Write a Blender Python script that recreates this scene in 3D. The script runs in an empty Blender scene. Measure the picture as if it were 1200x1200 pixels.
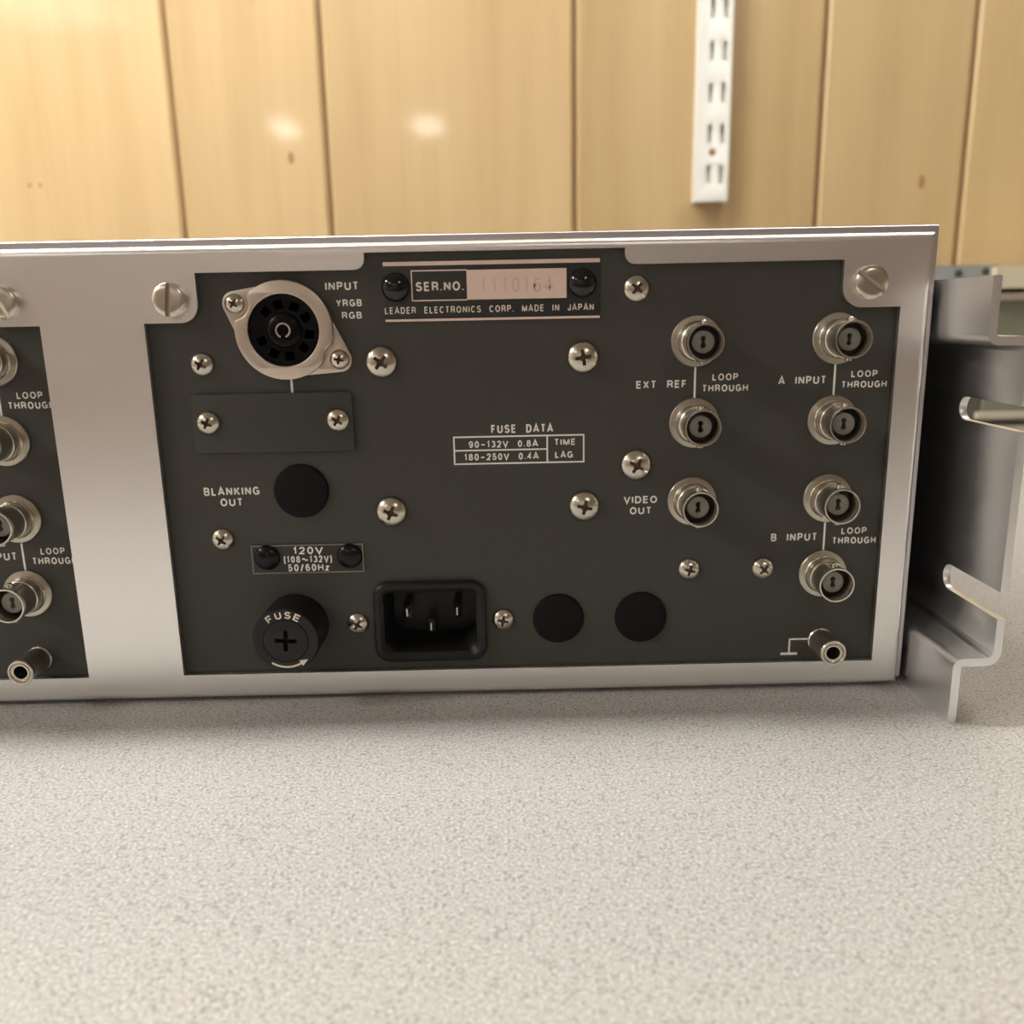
import bpy, bmesh, math, random
from mathutils import Vector, Matrix
random.seed(7)
PI = math.pi
S = bpy.context.scene
COL = S.collection
TZ = 0.74                                  # height of the table top above the floor (m)
MM = 0.001

# ------------------------------------------------------------------ camera
F_PX, CX = 997.0, 600.0                    # focal length in pixels of a 1200 px wide picture
PITCH, ROLL, YAW = math.radians(12.98), math.radians(1.1317), math.radians(0.3595)
CAM_Y, CAM_H = -222.0, 104.29              # mm: in front of the rear frame, above the table top

def cam_axes():
    cy, sy, ca, sa = math.cos(YAW), math.sin(YAW), math.cos(PITCH), math.sin(PITCH)
    fw = Vector((sy * ca, cy * ca, -sa)); r = Vector((cy, -sy, 0)); d = fw.cross(r)
    return (math.cos(ROLL) * r + math.sin(ROLL) * d, -math.sin(ROLL) * r + math.cos(ROLL) * d, fw)
AX_R, AX_D, AX_F = cam_axes()

def at(px, py, Y=0.0):
    """a measurement on the photograph turned into (x, z) in mm on the plane y = Y mm"""
    v = AX_R * ((px - CX) / F_PX) + AX_D * ((py - CX) / F_PX) + AX_F
    t = (Y - CAM_Y) / v.y
    return v.x * t, v.z * t + CAM_H

cam_d = bpy.data.cameras.new('camera'); cam = bpy.data.objects.new('camera', cam_d); COL.objects.link(cam)
cam_d.sensor_fit = 'HORIZONTAL'; cam_d.sensor_width = 4.8; cam_d.lens = F_PX / 1200 * 4.8
cam_d.clip_start = 0.005; cam_d.clip_end = 50
cam_d.dof.use_dof = True; cam_d.dof.focus_distance = 0.222; cam_d.dof.aperture_fstop = 2.0
m = Matrix((AX_R, -AX_D, -AX_F)).transposed().to_4x4()
m.translation = Vector((0, CAM_Y * MM, TZ + CAM_H * MM)); cam.matrix_world = m
S.camera = cam

# ------------------------------------------------------------------ world, exposure, light levels
W = bpy.data.worlds.new('world'); S.world = W; W.use_nodes = True
W.node_tree.nodes['Background'].inputs[0].default_value = (0.9, 0.85, 0.78, 1)
W.node_tree.nodes['Background'].inputs[1].default_value = 0.0
S.view_settings.view_transform = 'Standard'; S.view_settings.look = 'None'
S.view_settings.gamma = 1.0; S.view_settings.use_curve_mapping = False
S.view_settings.exposure = -0.15
CEIL = 1750.0                              # mm above the table top
LIGHT_LEFT, LIGHT_RIGHT, LIGHT_SIDE, LIGHT_FAR, LIGHT_MID = 74.0, 27.0, 30.0, 40.0, 7.0
LIGHT_COL = (1.0, 0.97, 0.90)
# (centre x, y, size x, size y in mm, strength)
STRIP_Z = 900.0                            # two strip lights hang this far above the table
STRIPS = [(-470, 130, 640, 90, LIGHT_LEFT, 'left'), (400, 225, 560, 90, LIGHT_RIGHT, 'right')]
LIGHTS = [(-2500, -1000, 600, 1100, LIGHT_SIDE, 'far to the left of the table'),
          (-1850, -6700, 200, 600, LIGHT_FAR, 'left one of the two at the far end of the room'), (-620, -6700, 260, 500, LIGHT_FAR, 'right one of the two at the far end of the room'),
          (1100, -3000, 600, 1200, LIGHT_MID, 'right one in the middle of the room'), (-2300, -3400, 600, 1200, LIGHT_MID, 'left one in the middle of the room')]

# ------------------------------------------------------------------ materials
def mat(name, col, rough=0.5, metal=0.0, **kw):
    m = bpy.data.materials.new(name); m.use_nodes = True
    b = m.node_tree.nodes['Principled BSDF']
    b.inputs['Base Color'].default_value = (*col, 1); b.inputs['Roughness'].default_value = rough
    b.inputs['Metallic'].default_value = metal
    for k, v in kw.items(): b.inputs[k.replace('_', ' ')].default_value = v
    return m
def N(m, t, **kw):
    n = m.node_tree.nodes.new(t)
    for k, v in kw.items():
        if hasattr(n, k): setattr(n, k, v)
        else: n.inputs[k].default_value = v
    return n
def L(m, a, b): m.node_tree.links.new(a, b)
def BS(m): return m.node_tree.nodes['Principled BSDF']
def ramp(m, fac, stops):
    r = N(m, 'ShaderNodeValToRGB'); e = r.color_ramp.elements
    while len(e) < len(stops): e.new(0.5)
    for el, (p, c) in zip(e, stops): el.position = p; el.color = (*c, 1)
    L(m, fac, r.inputs[0]); return r.outputs[0]
def coords(m, scale):
    tc = N(m, 'ShaderNodeTexCoord'); mp = N(m, 'ShaderNodeMapping'); mp.inputs['Scale'].default_value = scale
    L(m, tc.outputs['Object'], mp.inputs[0]); return mp.outputs[0]
def noise(m, vec, scale, detail=4, rough=0.5):
    n = N(m, 'ShaderNodeTexNoise'); n.inputs['Scale'].default_value = scale
    n.inputs['Detail'].default_value = detail; n.inputs['Roughness'].default_value = rough
    if vec is not None: L(m, vec, n.inputs['Vector'])
    return n.outputs['Fac']
def bump(m, fac, strength, dist):
    b = N(m, 'ShaderNodeBump'); b.inputs['Strength'].default_value = strength; b.inputs['Distance'].default_value = dist
    L(m, fac, b.inputs['Height']); L(m, b.outputs[0], BS(m).inputs['Normal'])

def brushed(name, col, rough, scale, amount=0.12):
    m = mat(name, col, rough, 1.0)
    f = noise(m, coords(m, scale), 1.0, 3)
    r = N(m, 'ShaderNodeMapRange'); r.inputs[3].default_value = rough - amount; r.inputs[4].default_value = rough + amount
    L(m, f, r.inputs[0]); L(m, r.outputs[0], BS(m).inputs['Roughness'])
    bump(m, f, 0.08, 0.0002)
    return m
M = {}
M['aluminium'] = brushed('satin_aluminium', (0.90, 0.885, 0.87), 0.33, (30, 2000, 2000), 0.05)
M['ear'] = brushed('milled_aluminium', (0.88, 0.885, 0.89), 0.38, (2500, 60, 2500), 0.12)
M['cover'] = mat('cover_aluminium', (0.62, 0.60, 0.63), 0.4, 1.0)
M['panel'] = mat('dark_panel_paint', (0.053, 0.052, 0.045), 0.55, Specular_IOR_Level=0.35)
bump(M['panel'], noise(M['panel'], coords(M['panel'], (1, 1, 1)), 3500, 2), 0.12, 0.0002)
M['plate'] = mat('dark_plate_paint', (0.048, 0.047, 0.042), 0.5, Specular_IOR_Level=0.35)
M['label'] = mat('black_anodised_label', (0.022, 0.021, 0.019), 0.45)
M['ink'] = mat('white_ink', (0.86, 0.84, 0.77), 0.6)
M['cream_ink'] = mat('cream_ink', (0.80, 0.74, 0.60), 0.6)
M['bare'] = mat('bare_label_metal', (0.86, 0.67, 0.59), 0.42, 0.3)
M['label_ink'] = mat('pale_label_lettering', (0.82, 0.74, 0.66), 0.5, 0.2)
M['stamp'] = mat('stamped_dents', (0.72, 0.55, 0.48), 0.5, 0.3)
M['edge'] = mat('worn_label_edge', (0.25, 0.24, 0.21), 0.45, 0.6)
M['steel'] = mat('nickel_screw', (0.60, 0.565, 0.485), 0.26, 1.0)
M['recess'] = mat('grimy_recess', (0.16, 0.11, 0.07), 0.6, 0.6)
M['nickel'] = mat('nickel_plate', (0.66, 0.62, 0.54), 0.27, 1.0)
M['satin_nickel'] = mat('satin_nickel', (0.66, 0.585, 0.50), 0.36, 1.0)
M['knurl'] = mat('knurled_nickel', (0.47, 0.44, 0.39), 0.38, 0.95)
M['side'] = mat('darkened_side', (0.02, 0.02, 0.02), 0.5)  # shade put into the colour: near black so the ear's web reflects dark
M['insul'] = mat('grey_insulator', (0.25, 0.24, 0.21), 0.5)
M['black'] = mat('black_plastic', (0.010, 0.010, 0.010), 0.42, Specular_IOR_Level=0.35)
M['socket'] = mat('black_phenolic', (0.003, 0.003, 0.0035), 0.3, Specular_IOR_Level=0.15)
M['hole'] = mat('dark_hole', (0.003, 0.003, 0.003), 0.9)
M['gloss'] = mat('gloss_black_rivet', (0.008, 0.008, 0.008), 0.08)
M['dull'] = mat('dull_black_rivet', (0.008, 0.008, 0.008), 0.22, Specular_IOR_Level=0.25)
M['flange'] = mat('socket_flange_nickel', (0.52, 0.485, 0.41), 0.3, 1.0)
M['rubber'] = mat('black_rubber', (0.008, 0.008, 0.0085), 0.7, Specular_IOR_Level=0.15)
bump(M['rubber'], noise(M['rubber'], coords(M['rubber'], (1, 1, 1)), 4000, 2), 0.25, 0.0003)
M['chassis'] = mat('chassis_steel', (0.1, 0.1, 0.1), 0.6)

def wood():
    m = mat('wood_panelling', (0.5, 0.3, 0.14), 0.4, Coat_Weight=0.5, Coat_Roughness=0.07)
    oi = N(m, 'ShaderNodeObjectInfo')
    tc = N(m, 'ShaderNodeTexCoord'); mp = N(m, 'ShaderNodeMapping'); mp.inputs['Scale'].default_value = (1, 1, 0.10)
    cm = N(m, 'ShaderNodeCombineXYZ'); mu = N(m, 'ShaderNodeMath', operation='MULTIPLY'); mu.inputs[1].default_value = 37.0
    L(m, oi.outputs['Random'], mu.inputs[0]); L(m, mu.outputs[0], cm.inputs[0]); L(m, mu.outputs[0], cm.inputs[2])
    L(m, cm.outputs[0], mp.inputs['Location']); L(m, tc.outputs['Object'], mp.inputs[0])
    f = noise(m, mp.outputs[0], 22, 5, 0.55)
    c = ramp(m, f, [(0.25, (0.495, 0.348, 0.172)), (0.5, (0.58, 0.42, 0.22)), (0.75, (0.645, 0.477, 0.26))])
    mp2 = N(m, 'ShaderNodeMapping'); mp2.inputs['Scale'].default_value = (1, 1, 0.03)
    L(m, mp.outputs[0], mp2.inputs[0])
    f2 = noise(m, mp2.outputs[0], 420, 2, 0.6)
    mx = N(m, 'ShaderNodeMix', data_type='RGBA', blend_type='MULTIPLY'); mx.inputs[0].default_value = 0.18
    L(m, c, mx.inputs[6]); L(m, ramp(m, f2, [(0.3, (0.75, 0.7, 0.62)), (0.7, (1, 1, 1))]), mx.inputs[7])
    hs = N(m, 'ShaderNodeHueSaturation'); mr = N(m, 'ShaderNodeMapRange'); mr.inputs[3].default_value = 0.90; mr.inputs[4].default_value = 1.08
    L(m, oi.outputs['Random'], mr.inputs[0]); L(m, mr.outputs[0], hs.inputs['Value']); L(m, mx.outputs[2], hs.inputs['Color'])
    L(m, hs.outputs[0], BS(m).inputs['Base Color'])
    return m
M['wood'] = wood()
M['groove'] = mat('groove_dark_wood', (0.30, 0.185, 0.09), 0.6)  # darker wood tone at the back of the grooves
M['knot'] = mat('wood_knot', (0.36, 0.205, 0.085), 0.5)

def laminate():
    m = mat('speckled_laminate', (0.5, 0.47, 0.42), 0.5)
    base = coords(m, (1, 1, 1))
    f1 = noise(m, base, 1500, 3, 0.6)
    c1 = ramp(m, f1, [(0.33, (0.265, 0.255, 0.245)), (0.46, (0.405, 0.392, 0.378)), (0.56, (0.465, 0.451, 0.436)), (0.69, (0.67, 0.657, 0.64))])
    v = N(m, 'ShaderNodeTexVoronoi'); v.inputs['Scale'].default_value = 1250; L(m, base, v.inputs['Vector'])
    sp = N(m, 'ShaderNodeSeparateColor'); L(m, v.outputs['Color'], sp.inputs[0])
    dark = N(m, 'ShaderNodeMath', operation='GREATER_THAN'); dark.inputs[1].default_value = 0.84; L(m, sp.outputs[0], dark.inputs[0])
    near = N(m, 'ShaderNodeMath', operation='LESS_THAN'); near.inputs[1].default_value = 0.52; L(m, v.outputs['Distance'], near.inputs[0])
    mm = N(m, 'ShaderNodeMath', operation='MULTIPLY'); L(m, dark.outputs[0], mm.inputs[0]); L(m, near.outputs[0], mm.inputs[1])
    m2 = N(m, 'ShaderNodeMath', operation='MULTIPLY'); m2.inputs[1].default_value = 0.6; L(m, mm.outputs[0], m2.inputs[0])
    mx = N(m, 'ShaderNodeMix', data_type='RGBA'); L(m, m2.outputs[0], mx.inputs[0]); L(m, c1, mx.inputs[6])
    mx.inputs[7].default_value = (0.21, 0.195, 0.175, 1)
    L(m, mx.outputs[2], BS(m).inputs['Base Color'])
    bump(m, f1, 0.08, 0.0002)
    return m
M['laminate'] = laminate()
M['edge_band'] = mat('dark_edge_band', (0.06, 0.05, 0.045), 0.5)
M['leg'] = mat('table_leg_paint', (0.05, 0.05, 0.05), 0.4)
M['wall'] = mat('tan_wall_paint', (0.78, 0.67, 0.60), 0.8)
M['ceiling'] = mat('ceiling_tile', (0.80, 0.77, 0.72), 0.9)
M['carpet'] = mat('brown_carpet', (0.26, 0.20, 0.155), 0.95)
M['white'] = mat('white_enamel', (0.88, 0.88, 0.84), 0.35)
M['standard_in'] = mat('white_enamel_inside', (0.80, 0.79, 0.74), 0.6)
M['brass'] = mat('dull_brass', (0.45, 0.32, 0.16), 0.4, 1.0)
M['grey_blue'] = mat('grey_blue_paint', (0.30, 0.315, 0.31), 0.5)
M['cream'] = mat('cream_paint', (0.62, 0.58, 0.42), 0.45)
M['green'] = mat('grey_green_paint', (0.19, 0.19, 0.135), 0.5)
M['trim'] = mat('light_trim', (0.50, 0.45, 0.37), 0.4)
M['dark'] = mat('dark_grey_paint', (0.05, 0.047, 0.04), 0.6)
def emit(name, col, s):
    m = bpy.data.materials.new(name); m.use_nodes = True; nt = m.node_tree
    e = nt.nodes.new('ShaderNodeEmission'); e.inputs[0].default_value = (*col, 1); e.inputs[1].default_value = s
    nt.links.new(e.outputs[0], nt.nodes['Material Output'].inputs[0]); return m

# ------------------------------------------------------------------ mesh helpers (all in mm)
class MB:
    def __init__(s): s.v, s.f, s.mi = [], [], []
    def add(s, vs, fs, mi=0):
        o = len(s.v); s.v += [tuple(a) for a in vs]
        for f in fs: s.f.append([i + o for i in f]); s.mi.append(mi)
        return s
    def box(s, x0, x1, y0, y1, z0, z1, mi=0):
        vs = [(x, y, z) for x in (x0, x1) for y in (y0, y1) for z in (z0, z1)]
        return s.add(vs, [(0, 1, 3, 2), (4, 6, 7, 5), (0, 4, 5, 1), (2, 3, 7, 6), (0, 2, 6, 4), (1, 5, 7, 3)], mi)
    def loops(s, loops, cap0=False, cap1=False, closed=True, mi=0):
        n = len(loops[0]); vs = [p for l in loops for p in l]; fs = []
        for k in range(len(loops) - 1):
            for i in range(n if closed else n - 1):
                j = (i + 1) % n
                fs.append((k * n + i, k * n + j, (k + 1) * n + j, (k + 1) * n + i))
        if cap0: fs.append(tuple(range(n))[::-1])
        if cap1: fs.append(tuple((len(loops) - 1) * n + i for i in range(n)))
        return s.add(vs, fs, mi)
    def lathe(s, prof, seg=48, c=(0, 0, 0), cap0=False, cap1=False, rmod=None, mi=0):
        """profile [(r, y)] turned about the y axis; the viewer is on the -y side"""
        ls = []
        for r, y in prof:
            ls.append([(c[0] + r * (rmod(i, r) if rmod else 1) * math.cos(2 * PI * i / seg), c[1] + y,
                        c[2] + r * (rmod(i, r) if rmod else 1) * math.sin(2 * PI * i / seg)) for i in range(seg)])
        return s.loops(ls, cap0, cap1, mi=mi)
    def mesh(s, name, mats, smooth=35):
        me = bpy.data.meshes.new(name)
        me.from_pydata([(a * MM, b * MM, c * MM) for a, b, c in s.v], [], s.f)
        for q in (mats if isinstance(mats, (list, tuple)) else [mats]): me.materials.append(q)
        for p, i in zip(me.polygons, s.mi): p.material_index = i
        bm = bmesh.new(); bm.from_mesh(me); bmesh.ops.recalc_face_normals(bm, faces=bm.faces); bm.to_mesh(me); bm.free()
        finish(me, smooth); return me
def finish(me, smooth=35):
    if smooth:
        for p in me.polygons: p.use_smooth = True
        me.set_sharp_from_angle(angle=math.radians(smooth))
def plate_mesh(name, outline, holes, y0, y1, material, bevel=0.0):
    """flat sheet cut to an outline in x,z (mm) with holes, from y0 (front) to y1 (back)"""
    cu = bpy.data.curves.new('tmp', 'CURVE'); cu.dimensions = '2D'; cu.fill_mode = 'BOTH'
    cu.extrude = max((y1 - y0) / 2 - bevel, 0.001); cu.bevel_depth = bevel; cu.bevel_resolution = 1
    for pts in [outline] + list(holes):
        sp = cu.splines.new('POLY'); sp.points.add(len(pts) - 1); sp.use_cyclic_u = True
        for p, (x, z) in zip(sp.points, pts): p.co = (x, z, 0, 1)
    ob = bpy.data.objects.new('tmp', cu); COL.objects.link(ob)
    dg = bpy.context.evaluated_depsgraph_get(); me = bpy.data.meshes.new_from_object(ob.evaluated_get(dg))
    bpy.data.objects.remove(ob); bpy.data.curves.remove(cu)
    me.name = name; yc = (y0 + y1) / 2
    for v in me.vertices:
        x, z, t = v.co; v.co = (x * MM, (yc - t) * MM, z * MM)
    me.materials.clear(); me.materials.append(material)
    bm = bmesh.new(); bm.from_mesh(me); bmesh.ops.remove_doubles(bm, verts=bm.verts, dist=1e-7)
    bmesh.ops.recalc_face_normals(bm, faces=bm.faces); bm.to_mesh(me); bm.free()
    for p in me.polygons: p.material_index = 0
    finish(me, 30); return me
def obj(name, me, parent=None, loc=(0, 0, 0), ry=0.0, label=None):
    o = bpy.data.objects.new(name, me); COL.objects.link(o); o.parent = parent
    o.location = Vector(loc) * MM; o.rotation_euler = (0, ry, 0)
    if label: o['label'] = label
    return o
def part(name, mb, material, parent, loc=(0, 0, 0), label=None, smooth=35):
    return obj(name, mb.mesh(name, material, smooth), parent, loc, 0, label)
def empty(name, loc, label=None, cat=None, group=None):
    o = bpy.data.objects.new(name, None); COL.objects.link(o); o.empty_display_size = 0.02
    o.location = (loc[0] * MM, loc[1] * MM, TZ + loc[2] * MM)
    if label: o['label'] = label; o['category'] = cat
    if group: o['group'] = group
    return o
def structure(name, mb, material, label, smooth=0):
    o = obj(name, mb.mesh(name, material, smooth)); o.location = (0, 0, TZ); o['kind'] = 'structure'
    o['label'] = label; return o
def arc(cx, cy, rx, ry, a0, a1, n=8):
    return [(cx + rx * math.cos(math.radians(a0 + (a1 - a0) * i / n)), cy + ry * math.sin(math.radians(a0 + (a1 - a0) * i / n))) for i in range(n + 1)]
def circle(cx, cy, r, n=40): return arc(cx, cy, r, r, 0, 360 * (n - 1) / n, n - 1)
def rrect(x0, x1, z0, z1, r, n=6):
    """r: one radius, or (bottom left, bottom right, top right, top left)"""
    a, b, c, d = r if isinstance(r, tuple) else (r,) * 4
    return (arc(x0 + a, z0 + a, a, a, 180, 270, n) + arc(x1 - b, z0 + b, b, b, 270, 360, n)
            + arc(x1 - c, z1 - c, c, c, 0, 90, n) + arc(x0 + d, z1 - d, d, d, 90, 180, n))

# ------------------------------------------------------------------ stroke lettering
def E_(cx, cy, rx, ry): return arc(cx, cy, rx, ry, 90, 450, 20)
GL = {
 'A': (.74, [[(-.07, 0), (.5, 1.06), (1.07, 0)], [(.14, .30), (.86, .30)]]),
 'B': (.68, [[(0, 0), (0, 1), (.6, 1)] + arc(.6, .765, .34, .235, 90, -90)[1:] + [(0, .53)], [(.6, .53)] + arc(.64, .265, .36, .265, 90, -90) + [(0, 0)]]),
 'C': (.74, [arc(.5, .5, .5, .5, 42, 318, 18)]),
 'D': (.72, [[(0, 0), (0, 1), (.45, 1)] + arc(.45, .5, .55, .5, 90, -90, 14)[1:] + [(0, 0)]]),
 'E': (.62, [[(1, 1), (0, 1), (0, 0), (1, 0)], [(0, .52), (.92, .52)]]),
 'F': (.58, [[(1, 1), (0, 1), (0, 0)], [(0, .5), (.88, .5)]]),
 'G': (.78, [arc(.5, .5, .5, .5, 42, 322, 18), [(.55, .46), (.98, .46), (.98, .0)]]),
 'H': (.72, [[(0, 0), (0, 1)], [(1, 0), (1, 1)], [(0, .52), (1, .52)]]),
 'I': (.17, [[(.5, 0), (.5, 1)]]),
 'J': (.54, [[(1, 1), (1, .28)] + arc(.5, .28, .5, .28, 0, -180, 10)[1:] + [(0, .36)]]),
 'K': (.70, [[(0, 0), (0, 1)], [(1, 1), (0, .36)], [(.33, .58), (1, 0)]]),
 'L': (.57, [[(0, 1), (0, 0), (1, 0)]]),
 'M': (.86, [[(0, 0), (0, 1)], [(0, 1), (.5, .05), (1, 1)], [(1, 1), (1, 0)]]),
 'N': (.72, [[(0, 0), (0, 1)], [(0, 1), (1, 0)], [(1, 0), (1, 1)]]),
 'O': (.80, [E_(.5, .5, .5, .5)]),
 'P': (.66, [[(0, 0), (0, 1), (.62, 1)] + arc(.62, .735, .38, .265, 90, -90)[1:] + [(0, .47)]]),
 'R': (.70, [[(0, 0), (0, 1), (.62, 1)] + arc(.62, .745, .36, .255, 90, -90)[1:] + [(0, .49)], [(.6, .49), (.9, .36), (1, 0)]]),
 'S': (.68, [arc(.5, .755, .45, .245, 18, 270, 12) + arc(.5, .255, .5, .255, 90, -162, 12)[1:]]),
 'T': (.64, [[(0, 1), (1, 1)], [(.5, 1), (.5, 0)]]),
 'U': (.72, [[(0, 1), (0, .32)] + arc(.5, .32, .5, .32, 180, 360, 12)[1:] + [(1, 1)]]),
 'V': (.70, [[(-.07, 1), (.5, -.05), (1.07, 1)]]),
 'X': (.70, [[(0, 0), (1, 1)], [(0, 1), (1, 0)]]),
 'Y': (.70, [[(0, 1), (.5, .45), (1, 1)], [(.5, .45), (.5, 0)]]),
 '0': (.58, [E_(.5, .5, .5, .5)]),
 '1': (.36, [[(.0, .74), (.7, 1), (.7, 0)]]),
 '2': (.56, [arc(.5, .71, .48, .29, 172, -35, 12) + [(0, 0), (1, 0)]]),
 '3': (.56, [arc(.46, .765, .44, .235, 155, -90, 10), arc(.46, .265, .54, .265, 90, -155, 10)]),
 '4': (.60, [[(.75, 0), (.75, 1), (0, .3), (1, .3)]]),
 '5': (.56, [[(.92, 1), (.15, 1), (.06, .5)] + arc(.47, .32, .53, .32, 135, -155, 12)]),
 '6': (.58, [E_(.5, .31, .5, .31), arc(.5, .5, .5, .5, 42, 180, 10) + [(0, .31)]]),
 '8': (.58, [E_(.5, .765, .42, .235), E_(.5, .265, .5, .265)]),
 '9': (.58, [E_(.5, .69, .5, .31), arc(.5, .5, .5, .5, 222, 360, 10) + [(1, .69)]]),
 '.': (.17, [[(.5, -.03), (.5, .09)]]),
 '(': (.28, [[(1.15, 1.12), (.45, .88), (.05, .42), (.45, -.04), (1.15, -.28)]]),
 ')': (.28, [[(-.15, 1.12), (.55, .88), (.95, .42), (.55, -.04), (-.15, -.28)]]),
 '~': (1.0, [[(i / 12, .44 + .15 * math.sin(i / 12 * 2 * PI)) for i in range(13)]]),
 '-': (.66, [[(0, .42), (1, .42)]]),
 '/': (.46, [[(0, -.1), (1, 1.05)]]),
 'z': (.50, [[(0, .66), (1, .66), (0, 0), (1, 0)]]),
 ' ': (.34, []),
}
def stroke(mb, pts, w, y, xf=lambda p: p):
    """a flat ribbon of width w along pts (x, z), mitred"""
    h = w / 2; P = [Vector(p) for p in pts]
    closed = (P[0] - P[-1]).length < 1e-6 and len(P) > 3
    if closed: P = P[:-1]
    n = len(P); Lf, Rt = [], []
    for i in range(n):
        a = P[i] - P[i - 1] if (i > 0 or closed) else P[1] - P[0]
        b = P[(i + 1) % n] - P[i] if (i < n - 1 or closed) else a
        a = a.normalized(); b = b.normalized()
        na, nb = Vector((-a.y, a.x)), Vector((-b.y, b.x)); t = na + nb
        t = na if t.length < 1e-4 else t.normalized()
        k = h / max(t.dot(na), 0.42)
        Lf.append(P[i] + t * k); Rt.append(P[i] - t * k)
    vs, fs = [], []
    for a, b in zip(Lf, Rt):
        p, q = xf(a), xf(b); vs += [(p[0], y, p[1]), (q[0], y, q[1])]
    for i in range(n if closed else n - 1):
        j = (i + 1) % n; fs.append((2 * i, 2 * i + 1, 2 * j + 1, 2 * j))
    mb.add(vs, fs)
GAP = 0.20
def text_line(mb, s, cx, cz, width, height, y, weight=0.15, gap=GAP):
    """s centred on (cx, cz) in mm, fitted to width and cap height"""
    w = weight * height
    nat = sum(GL[c][0] for c in s) + gap * (len(s) - 1)
    k = width / (nat * height); x = cx - width / 2; z0 = cz - height / 2
    for c in s:
        gw, st = GL[c]; gw = gw * height * k
        for pts in st:
            q = [(x + w / 2 + p[0] * max(gw - w, 0) if gw > w else x + gw / 2, z0 + w / 2 + p[1] * (height - w)) for p in pts]
            stroke(mb, q, w, y)
        x += gw + gap * height * k
def lettering(parent, lines, Y, label, mat_='ink', weight=0.2, name='lettering', gap=GAP):
    """lines: (text, x0, x1, ytop, ybottom) measured on the photograph, printed on the plane y = Y"""
    mb = MB()
    for s, x0, x1, y0, y1 in lines:
        ym, xm = (y0 + y1) / 2, (x0 + x1) / 2
        cx, cz = at(xm, ym, Y)
        text_line(mb, s, cx, cz, at(x1, ym, Y)[0] - at(x0, ym, Y)[0], at(xm, y0, Y)[1] - at(xm, y1, Y)[1], Y - 0.04, weight, gap)
    return part(name, mb, M[mat_], parent, label=label, smooth=0)

# ================================================================== SETTING
WALL_Y = 520.0
X0, X1, YB = -3600.0, 3300.0, -8000.0
FZ = -TZ / MM
structure('floor', MB().box(X0, X1, YB, WALL_Y + 10, FZ - 40, FZ), M['carpet'], 'brown carpet floor under the table')
structure('ceiling', MB().box(X0, X1, YB, WALL_Y + 10, CEIL, CEIL + 40), M['ceiling'], 'pale tiled ceiling with light fixtures')
structure('wall_left', MB().box(X0 - 60, X0, YB, WALL_Y + 10, FZ, CEIL), M['wall'], 'tan painted wall on the left')
structure('wall_right', MB().box(X1, X1 + 60, YB, WALL_Y + 10, FZ, CEIL), M['wall'], 'tan painted wall on the right')
structure('wall_front', MB().box(X0, X1, YB - 60, YB, FZ, CEIL), M['wall'], 'tan painted wall behind the photographer')
wall = structure('wall_back', MB().box(X0, X1, WALL_Y + 4, WALL_Y + 60, FZ, CEIL), M['groove'], 'wood panelled wall with dark vertical grooves behind the instrument')
# grooves measured on the photograph, then the random-width panelling goes on to both sides
gx = [at(px, 265, WALL_Y)[0] for px in (216, 389, 674, 956, 1124)]
pat = [104, 171, 100, 205, 150, 172]
left, right, k = [gx[0]], [gx[-1]], 0
while left[-1] > X0: left.append(left[-1] - [212, 104, 172, 101, 150, 205][k % 6]); k += 1
k = 0
while right[-1] < X1: right.append(right[-1] + pat[k % 6]); k += 1
edges = left[:0:-1] + gx + right[1:]
for a, b in zip(edges[:-1], edges[1:]):
    a, b = max(a, X0), min(b, X1)
    g, c = 1.6, 2.4                                        # half groove, chamfer
    sec = [(a + g, WALL_Y + 4), (a + g, WALL_Y + c), (a + g + c, WALL_Y), (b - g - c, WALL_Y), (b - g, WALL_Y + c), (b - g, WALL_Y + 4)]
    cx = (a + b) / 2
    mb = MB().loops([[(x - cx, y, FZ) for x, y in sec], [(x - cx, y, CEIL) for x, y in sec]], True, True)
    o = part('plank', mb, M['wood'], wall, (cx, 0, 0), smooth=0)
for i, (px, py, r) in enumerate([(35, 217, 1.6), (47, 217, 1.6), (1080, 213, 2.8), (341, 185, 2.4)]):
    x, z = at(px, py, WALL_Y)
    mb = MB().lathe([(r * 0.2, -0.25), (r * 0.8, -0.15), (r, 0.0)], 14, cap0=True)
    o = obj('nail_hole' if r < 2 else 'knot', mb.mesh('knot', M['knot']), wall, (x, WALL_Y, z))
    o.scale = (1, 1, 1.0 if r < 2 else 2.0)

# ================================================================== TABLE
tb = empty('work_table', (0, 100, FZ), 'grey beige speckled laminate table in the foreground under the instrument', 'table')
TX0, TX1, TY0, TY1 = -850.0, 1000.0, -285.0, 505.0
top = part('tabletop', MB().box(TX0, TX1, TY0, TY1, -28, 0), M['laminate'], tb, (0, -100, -FZ), smooth=0)
part('edge_band', MB().box(TX0, TX1, TY0 - 2.5, TY0, -28, -0.3), M['edge_band'], tb, (0, -100, -FZ), smooth=0)
for x in (TX0 + 50, TX1 - 50):
    for y in (TY0 + 60, TY1 - 60):
        part('leg', MB().box(-20, 20, -20, 20, FZ, -28), M['leg'], tb, (x, y - 100, -FZ))

# ================================================================== THE RACK INSTRUMENT
FB, FT = 1.0, 123.0                        # frame bottom and top (mm)
FL, FR = -330.0, 109.3                     # frame left and right
PY = 2.0                                   # the rear panels sit this far behind the frame's face
ins = empty('rack_instrument', (0, 0, 0), 'silver rack instrument with dark rear panels full of connectors, standing on the speckled table', 'electronic instrument')

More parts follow.
